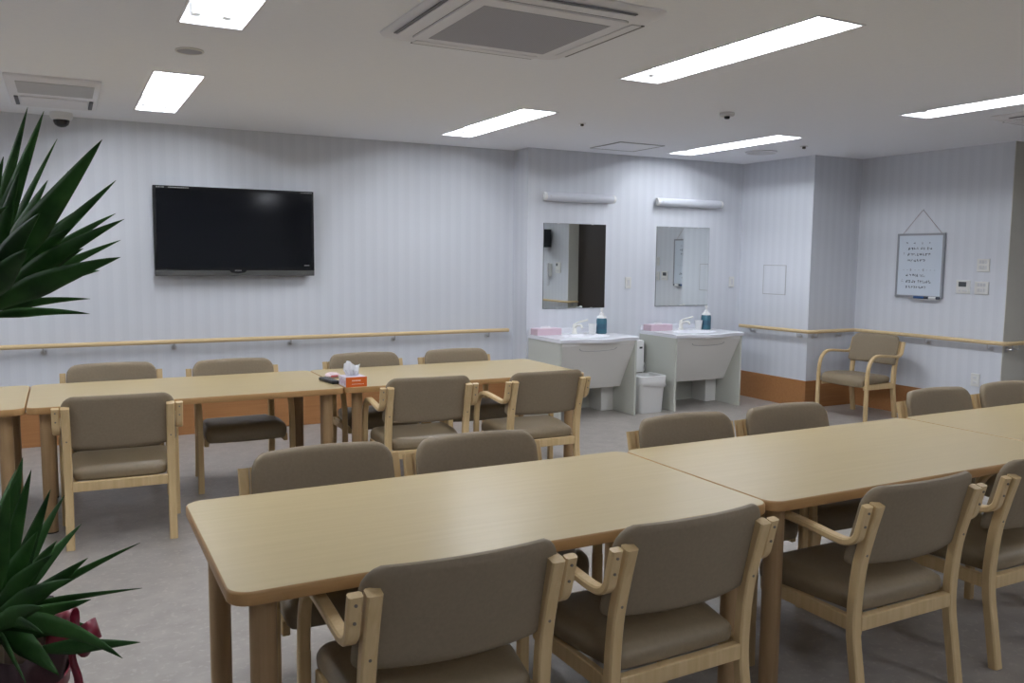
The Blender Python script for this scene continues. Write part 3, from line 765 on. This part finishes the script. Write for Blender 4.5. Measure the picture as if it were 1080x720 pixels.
labs = ['lit ceiling light at the top left, above the front left of the television', 'lit ceiling light at the far left, nearest the television wall',
        'lit ceiling light right of the large air conditioner, longest in view', 'lit ceiling light between the television and the washbasins',
        'lit ceiling light cut off by the right edge of the view', 'lit ceiling light nearest the pier, in front of the right mirror',
        'lit ceiling light left of the view, nearer the front', 'lit ceiling light left of the view, near the television wall', 'lit ceiling light behind the viewer', 'unseen fill light added right of the viewer by the near right wall', 'unseen fill light added behind the viewer, left of the other']
for (x, y), lab in zip(LIGHTS, labs): ceiling_light(x, y, lab)

# ------------------------------------------------------------------ ceiling equipment
def cassette(x, y, lab):
    t = thing('ceiling_air_conditioner', lab, 'air conditioner', (x, y, ZC), 0, 'four way ceiling air conditioners')
    h = .49
    def lp(k, z, r=.06): return [(u, v, z) for u, v in rounded_rect(-k, k, -k, k, r)]
    bm = bm_new(); loft(bm, [lp(h, -.0005), lp(h, -.006), lp(h - .008, -.016), lp(h - .05, -.030)]); obj('panel', bm, 'ac_white', t, True)
    bm = bm_new(); loft(bm, [lp(.3685, -.0302, .04), lp(.3685, -.0308, .04)]); obj('panel_gap', bm, 'ac_shadow', t)
    bm = bm_new(); loft(bm, [lp(.366, -.0305, .036), lp(.364, -.038, .036), lp(.34, -.041, .03)]); obj('grille_frame', bm, 'ac_white', t, True)
    bm = bm_new(); box(bm, -.305, .305, -.295, .295, -.0425, -.0412); g = obj('intake_grille', bm, 'ac_mesh', t)
    for k in range(4):
        M = Matrix.Rotation(k * PI / 2, 4, 'Z')
        bm = bm_new(); q = bm_new(); box(q, -.33, .33, .445, .462, -.0312, -.0275); merge(bm, q, 0, M); s_ = obj('air_slot', bm, 'ac_slot', t)
        bm = bm_new(); q = bm_new(); box(q, -.33, .33, .392, .444, -.0345, -.0295, .0015, 1); merge(bm, q, 0, M); obj('louver', bm, 'ac_white', t)
def ac_mesh():
    m = mat('ac_mesh', (.30, .295, .31), .7); n, l, b_ = nodes(m)
    tc = n.new('ShaderNodeTexCoord'); ck = n.new('ShaderNodeTexChecker'); ck.inputs['Scale'].default_value = 150
    ck.inputs[1].default_value = (.41, .41, .46, 1); ck.inputs[2].default_value = (.36, .36, .41, 1)
    l.new(tc.outputs['Object'], ck.inputs[0]); l.new(ck.outputs[0], b_.inputs['Base Color'])
ac_mesh(); mat('ac_slot', (.16, .16, .18), .6); mat('ac_mesh_light', (.50, .50, .52), .6)
cassette(1.84, 3.465, 'large square ceiling air conditioner with grey intake grille near the top of the view')
cassette(6.44, 3.465, 'square ceiling air conditioner partly seen at the right edge, beyond the right ceiling light')
t = thing('ceiling_air_conditioner', 'small oblong one way ceiling air conditioner above the plant on the left', 'air conditioner', (-.012, 6.42, ZC))
bm = bm_new(); loft(bm, [[(u, v, z) for u, v in rounded_rect(-k, k, -q, q, .02, 4)] for k, q, z in ((.262, .56, -.0005), (.262, .56, -.014), (.254, .55, -.022))]); obj('panel', bm, 'ac_white', t, True)
bm = bm_new(); box(bm, -.205, .225, -.44, -.02, -.0255, -.0215, .002, 1); obj('intake_grille', bm, 'ac_mesh_light' if 'ac_mesh_light' in MATS else 'grey_line', t)
bm = bm_new(); box(bm, -.20, .20, .10, .47, -.033, -.0215, .005, 2); obj('louver', bm, 'ac_white', t)
for s in (-1, 1):
    bm = bm_new(); box(bm, s * .222 - .012, s * .222 + .012, .12, .46, -.029, -.0215, .002, 1); obj('air_slot', bm, 'ac_shadow', t)
t = thing('security_camera', 'white dome security camera with dark dome on the ceiling by the back wall', 'camera', (.028, 7.32, ZC))
obj('camera_base', lathe(bm_new(), [(.078, 0), (.078, -.035), (.066, -.052), (.05, -.055)]), 'white_plastic', t, True)
obj('dome', lathe(bm_new(), [(.056, -.052), (.055, -.068), (.046, -.088), (.026, -.102), (.002, -.107)]), 'dome_black', t, True)
t = thing('ceiling_speaker', 'small round perforated ceiling speaker between the two left ceiling lights', 'speaker', (.617, 4.754, ZC))
obj('rim', lathe(bm_new(), [(.070, -.0005), (.072, -.006), (.066, -.010), (.062, -.007)]), 'off_white_plastic', t, True)
obj('speaker_grille', lathe(bm_new(), [(.062, -.005), (.062, -.0075), (.02, -.009), (.001, -.009)]), 'ac_mesh', t, True)
t = thing('ceiling_speaker', 'flat round ceiling speaker beyond the far right ceiling light', 'speaker', (6.044, 6.286, ZC))
obj('rim', lathe(bm_new(), [(.150, -.0005), (.153, -.010), (.142, -.018), (.132, -.014)]), 'ac_white', t, True)
obj('speaker_grille', lathe(bm_new(), [(.134, -.008), (.134, -.015), (.05, -.017), (.001, -.017)]), 'switch_grey', t, True)
t = thing('motion_sensor', 'round ceiling sensor with a dark eye between the middle and right ceiling lights', 'sensor', (4.251, 4.775, ZC))
obj('sensor_base', lathe(bm_new(), [(.052, -.0005), (.052, -.018), (.046, -.024), (.020, -.025)]), 'switch_grey', t, True)
obj('sensor_eye', lathe(bm_new(), [(.020, -.024), (.020, -.036), (.015, -.043), (.001, -.045)]), 'dome_black', t, True)
t = thing('sprinkler', 'tiny ceiling sprinkler between the sensor and the lamp over the washbasins', 'sprinkler', (3.62, 5.713, ZC))
obj('rosette', lathe(bm_new(), [(.030, -.0005), (.030, -.004), (.018, -.006), (.001, -.006)]), 'ac_white', t, True)
obj('sprinkler_head', lathe(bm_new(), [(.013, -.005), (.013, -.02), (.004, -.022), (.001, -.024)]), 'screw_dark', t, True)
t = thing('sprinkler', 'tiny ceiling sprinkler near the top of the white pier', 'sprinkler', (6.072, 5.772, ZC))
obj('rosette', lathe(bm_new(), [(.036, -.0005), (.036, -.004), (.02, -.006), (.001, -.006)]), 'switch_grey', t, True)
obj('sprinkler_head', lathe(bm_new(), [(.016, -.005), (.016, -.024), (.004, -.026), (.001, -.028)]), 'screw_dark', t, True)
t = thing('access_hatch', 'square ceiling access hatch outlined above the left washbasin', 'hatch', (4.72, 6.66, ZC))
bm = bm_new(); box(bm, -.235, .235, -.235, .235, -.005, -.0005, .001, 1); obj('hatch_door', bm, 'ceiling_board', t)
bm = bm_new()
for a_ in ((-.25, .25, -.25, -.238), (-.25, .25, .238, .25), (-.25, -.238, -.238, .238), (.238, .25, -.238, .238)): box(bm, *a_, -.007, -.0005)
obj('hatch_frame', bm, 'grey_line', t)

# ------------------------------------------------------------------ potted plant at the left
UP=[((-0.182, 2.531, 1.428), (-0.068, 2.637, 1.894), 0.036), ((-0.166, 2.409, 1.432), (-0.027, 2.325, 1.842), 0.04), ((-0.169, 2.581, 1.426), (-0.002, 2.65, 1.818), 0.03), ((-0.146, 2.341, 1.422), (0.09, 2.198, 1.77), 0.06), ((-0.141, 2.45, 1.407), (0.126, 2.398, 1.694), 0.042), ((-0.149, 2.566, 1.39), (0.134, 2.613, 1.62), 0.034), ((-0.138, 2.391, 1.398), (0.128, 2.158, 1.588), 0.04), ((-0.15, 2.508, 1.375), (0.137, 2.489, 1.545), 0.034), ((-0.148, 2.336, 1.367), (0.114, 2.099, 1.501), 0.05), ((-0.163, 2.569, 1.353), (0.06, 2.513, 1.389), 0.022), ((-0.169, 2.457, 1.341), (0.054, 2.342, 1.36), 0.024), ((-0.182, 2.474, 1.43), (-0.115, 2.359, 1.734), 0.034), ((-0.178, 2.696, 1.397), (0.023, 2.856, 1.751), 0.04), ((-0.14, 2.282, 1.436), (-0.039, 2.019, 1.59), 0.05), ((-0.142, 2.448, 1.383), (0.02, 2.27, 1.569), 0.05), ((-0.139, 2.389, 1.375), (0.046, 2.364, 1.521), 0.045), ((-0.145, 2.398, 1.432), (0.01, 2.512, 1.661), 0.05), ((-0.151, 2.283, 1.392), (-0.064, 2.081, 1.518), 0.05)]
LO=[((-0.188, 2.386, 0.611), (-0.109, 2.444, 0.993), 0.05), ((-0.163, 2.264, 0.654), (-0.085, 2.261, 1.0), 0.04), ((-0.151, 2.311, 0.622), (-0.048, 2.292, 0.94), 0.046), ((-0.155, 2.421, 0.579), (-0.02, 2.497, 0.87), 0.036), ((-0.146, 2.418, 0.591), (0.018, 2.523, 0.779), 0.034), ((-0.139, 2.306, 0.633), (0.143, 2.232, 0.797), 0.02), ((-0.123, 2.409, 0.615), (0.153, 2.378, 0.626), 0.018), ((-0.132, 2.246, 0.644), (0.025, 2.125, 0.812), 0.036), ((-0.128, 2.297, 0.611), (0.03, 2.276, 0.656), 0.036), ((-0.166, 2.157, 0.697), (-0.119, 2.053, 1.01), 0.044), ((-0.166, 2.152, 0.659), (0.08, 1.908, 0.654), 0.044), ((-0.049, 2.029, 0.616), (0.115, 1.894, 0.688), 0.03), ((-0.174, 2.206, 0.589), (-0.021, 2.076, 0.66), 0.034), ((-0.159, 2.208, 0.687), (-0.046, 2.109, 0.836), 0.04), ((-0.155, 2.15, 0.686), (-0.005, 2.026, 0.802), 0.04), ((-0.153, 2.09, 0.673), (-0.064, 1.942, 0.781), 0.04), ((-0.177, 2.393, 0.728), (-0.121, 2.389, 0.951), 0.05)]
LO += [((-0.151, 2.199, 0.643), (-0.041, 1.968, 0.617), 0.05), ((-0.161, 2.204, 0.637), (-0.1, 1.943, 0.621), 0.05), ((-0.175, 2.157, 0.654), (-0.157, 1.973, 0.625), 0.05), ((-0.152, 2.362, 0.57), (0.026, 2.325, 0.568), 0.03), ((-0.156, 2.149, 0.676), (-0.066, 1.937, 0.727), 0.045), ((-0.162, 2.266, 0.677), (-0.075, 2.185, 0.872), 0.05), ((-0.178, 2.274, 0.676), (-0.135, 2.106, 0.904), 0.06), ((-0.151, 2.365, 0.6), (-0.04, 2.329, 0.8), 0.045)]
UP += [((-0.158, 2.459, 1.402), (-0.026, 2.364, 1.684), 0.05), ((-0.158, 2.347, 1.422), (-0.078, 2.164, 1.687), 0.05), ((-0.163, 2.514, 1.368), (0.083, 2.452, 1.465), 0.04), ((-0.174, 2.637, 1.399), (0.065, 2.652, 1.645), 0.045)]
PX, PYY = -.235, 2.36
def leaf(bm, p0, p1, wid, bow, roll, n=14):
    p0, p1 = Vector(p0), Vector(p1); d = p1 - p0
    ctrl = (p0 + p1) / 2 + Vector((0, 0, bow))
    def c(t): return p0 * (1 - t) ** 2 + ctrl * 2 * t * (1 - t) + p1 * t * t
    vd = Vector((.42, .9, -.08)); prev = None
    for k in range(n + 1):
        t = k / n; tg = (c(min(1, t + .02)) - c(max(0, t - .02))).normalized()
        side = tg.cross(vd).normalized(); side = Matrix.Rotation(roll, 3, tg) @ side; nn = side.cross(tg)
        h = wid / 2 * max(.02, (min(1, t / .35) ** .55) * (1 - max(0, (t - .42) / .58)) ** .8) if t < 1 else .0004
        h = max(h, wid * .27 if t < .3 else 0.0004)
        m = c(t)
        row = [bm.verts.new(m - side * h + nn * h * .28), bm.verts.new(m - side * h * .5 + nn * h * .08), bm.verts.new(m), bm.verts.new(m + side * h * .5 + nn * h * .08), bm.verts.new(m + side * h + nn * h * .28)]
        if prev:
            for q in range(4): bm.faces.new((prev[q], prev[q + 1], row[q + 1], row[q]))
        prev = row
def plant():
    t = thing('potted_plant', 'tall potted plant with long pointed green leaves and red ribbon at the left edge', 'plant', (PX, PYY, 0))
    off = Vector((PX, PYY, 0)); random.seed(21)
    def crown(lst, cz, extra, seed):
        bm = bm_new(); random.seed(seed); core = Vector((0, 0, cz))
        for a_, b_, wd in lst:
            leaf(bm, core.lerp(Vector(a_) - off, .75), Vector(b_) - off, wd * 1.12, (.075 if wd == .044 and b_[2] < .66 else random.uniform(.0, .03)), random.uniform(-.45, .45))
        for k in range(extra):
            th = math.radians(random.uniform(60, 345)) ; el = random.uniform(-.2, 1.25); ln = random.uniform(.34, .46)
            if -35 < math.degrees(th) - 360 < 0: continue
            e = core + Vector((math.cos(th) * math.cos(el), math.sin(th) * math.cos(el), math.sin(el))) * ln
            if e.x > .18: continue
            s_ = core + (e - core).normalized() * .03
            leaf(bm, s_, e, random.uniform(.03, .05), random.uniform(.03, .09), random.uniform(-.6, .6))
        o = obj('foliage', bm, 'leaf_green', t, True); md = o.modifiers.new('s', 'SOLIDIFY'); md.thickness = .0012
        return o
    obj('cane', tube(bm_new(), spline([(0, 0, .42), (.01, .01, .8), (-.005, .005, 1.15), (.01, .02, 1.40)], 5), .028, 12), 'cane', t, True)
    obj('cane', tube(bm_new(), spline([(.04, -.05, .42), (.05, -.06, .55), (.05, -.07, .66)], 4), .024, 12), 'cane', t, True)
    crown(UP, 1.385, 26, 3)
    crown([(a_, b_, w_) for a_, b_, w_ in LO], .635, 16, 8)
    pt = obj('pot', lathe(bm_new(), [(.135, 0), (.14, .006), (.185, .44), (.192, .455), (.18, .455), (.172, .42)], seg=36), 'pot_glaze', t, True)
    obj('soil', lathe(bm_new(), [(.173, .415), (.185, .47), (.195, .50), (.001, .52)], seg=30), 'soil', t)
    bm = bm_new(); loops = []; n = 60
    for z, r, rf in ((.002, .148, .002), (.20, .172, .004), (.40, .196, .005), (.49, .212, .010), (.585, .228, .014)):
        loops.append([((r + rf * math.sin(k * PI / 3)) * math.cos(2 * PI * k / n), (r + rf * math.sin(k * PI / 3)) * math.sin(2 * PI * k / n), z + rf * .6 * math.cos(k * 1.7)) for k in range(n)])
    loft(bm, loops, False, False); o = obj('wrapping_paper', bm, 'wrap_paper', t, True); md = o.modifiers.new('s', 'SOLIDIFY'); md.thickness = .0015
    # ribbon with a bow towards the tables
    bm = bm_new(); n = 48
    loft(bm, [[(r * math.cos(2 * PI * k / n), r * math.sin(2 * PI * k / n), z) for k in range(n)] for r, z in ((.208, .435), (.212, .437), (.216, .472), (.212, .474))], False, False)
    rb = obj('ribbon', bm, 'ribbon_red', t, True); md = rb.modifiers.new('s', 'SOLIDIFY'); md.thickness = .002
    c0 = Vector((.225, -.225, .625)); bm = bm_new()
    def loop(d, ln, wd, tail=False):
        d = Vector(d).normalized(); sd = d.cross(Vector((-.45, -.85, .2))).normalized(); nn = sd.cross(d)
        m_ = []
        for k in range(13):
            a_ = k / 12
            if tail: p = c0 + d * ln * a_ + nn * .012 * math.sin(a_ * 7)
            else: p = c0 + d * (ln * math.sin(a_ * PI)) + nn * (.026 * math.sin(a_ * 2 * PI))
            h = wd * (.45 + .55 * math.sin(min(1, a_ if tail else a_) * PI if not tail else PI * .5 * min(1, a_ * 2)))
            m_.append((bm.verts.new(p - sd * h), bm.verts.new(p + sd * h)))
        for q, r_ in zip(m_, m_[1:]): bm.faces.new((q[0], q[1], r_[1], r_[0]))
    loop((.8, -.3, .35), .055, .024); loop((-.3, .1, .9), .065, .024); loop((.7, -.4, -.5), .05, .020); loop((-.9, .4, .1), .06, .022)
    loop((.0, -.1, -1), .17, .010, True)
    bw = obj('bow', bm, 'ribbon_red', rb, True); md = bw.modifiers.new('s', 'SOLIDIFY'); md.thickness = .0015
plant()
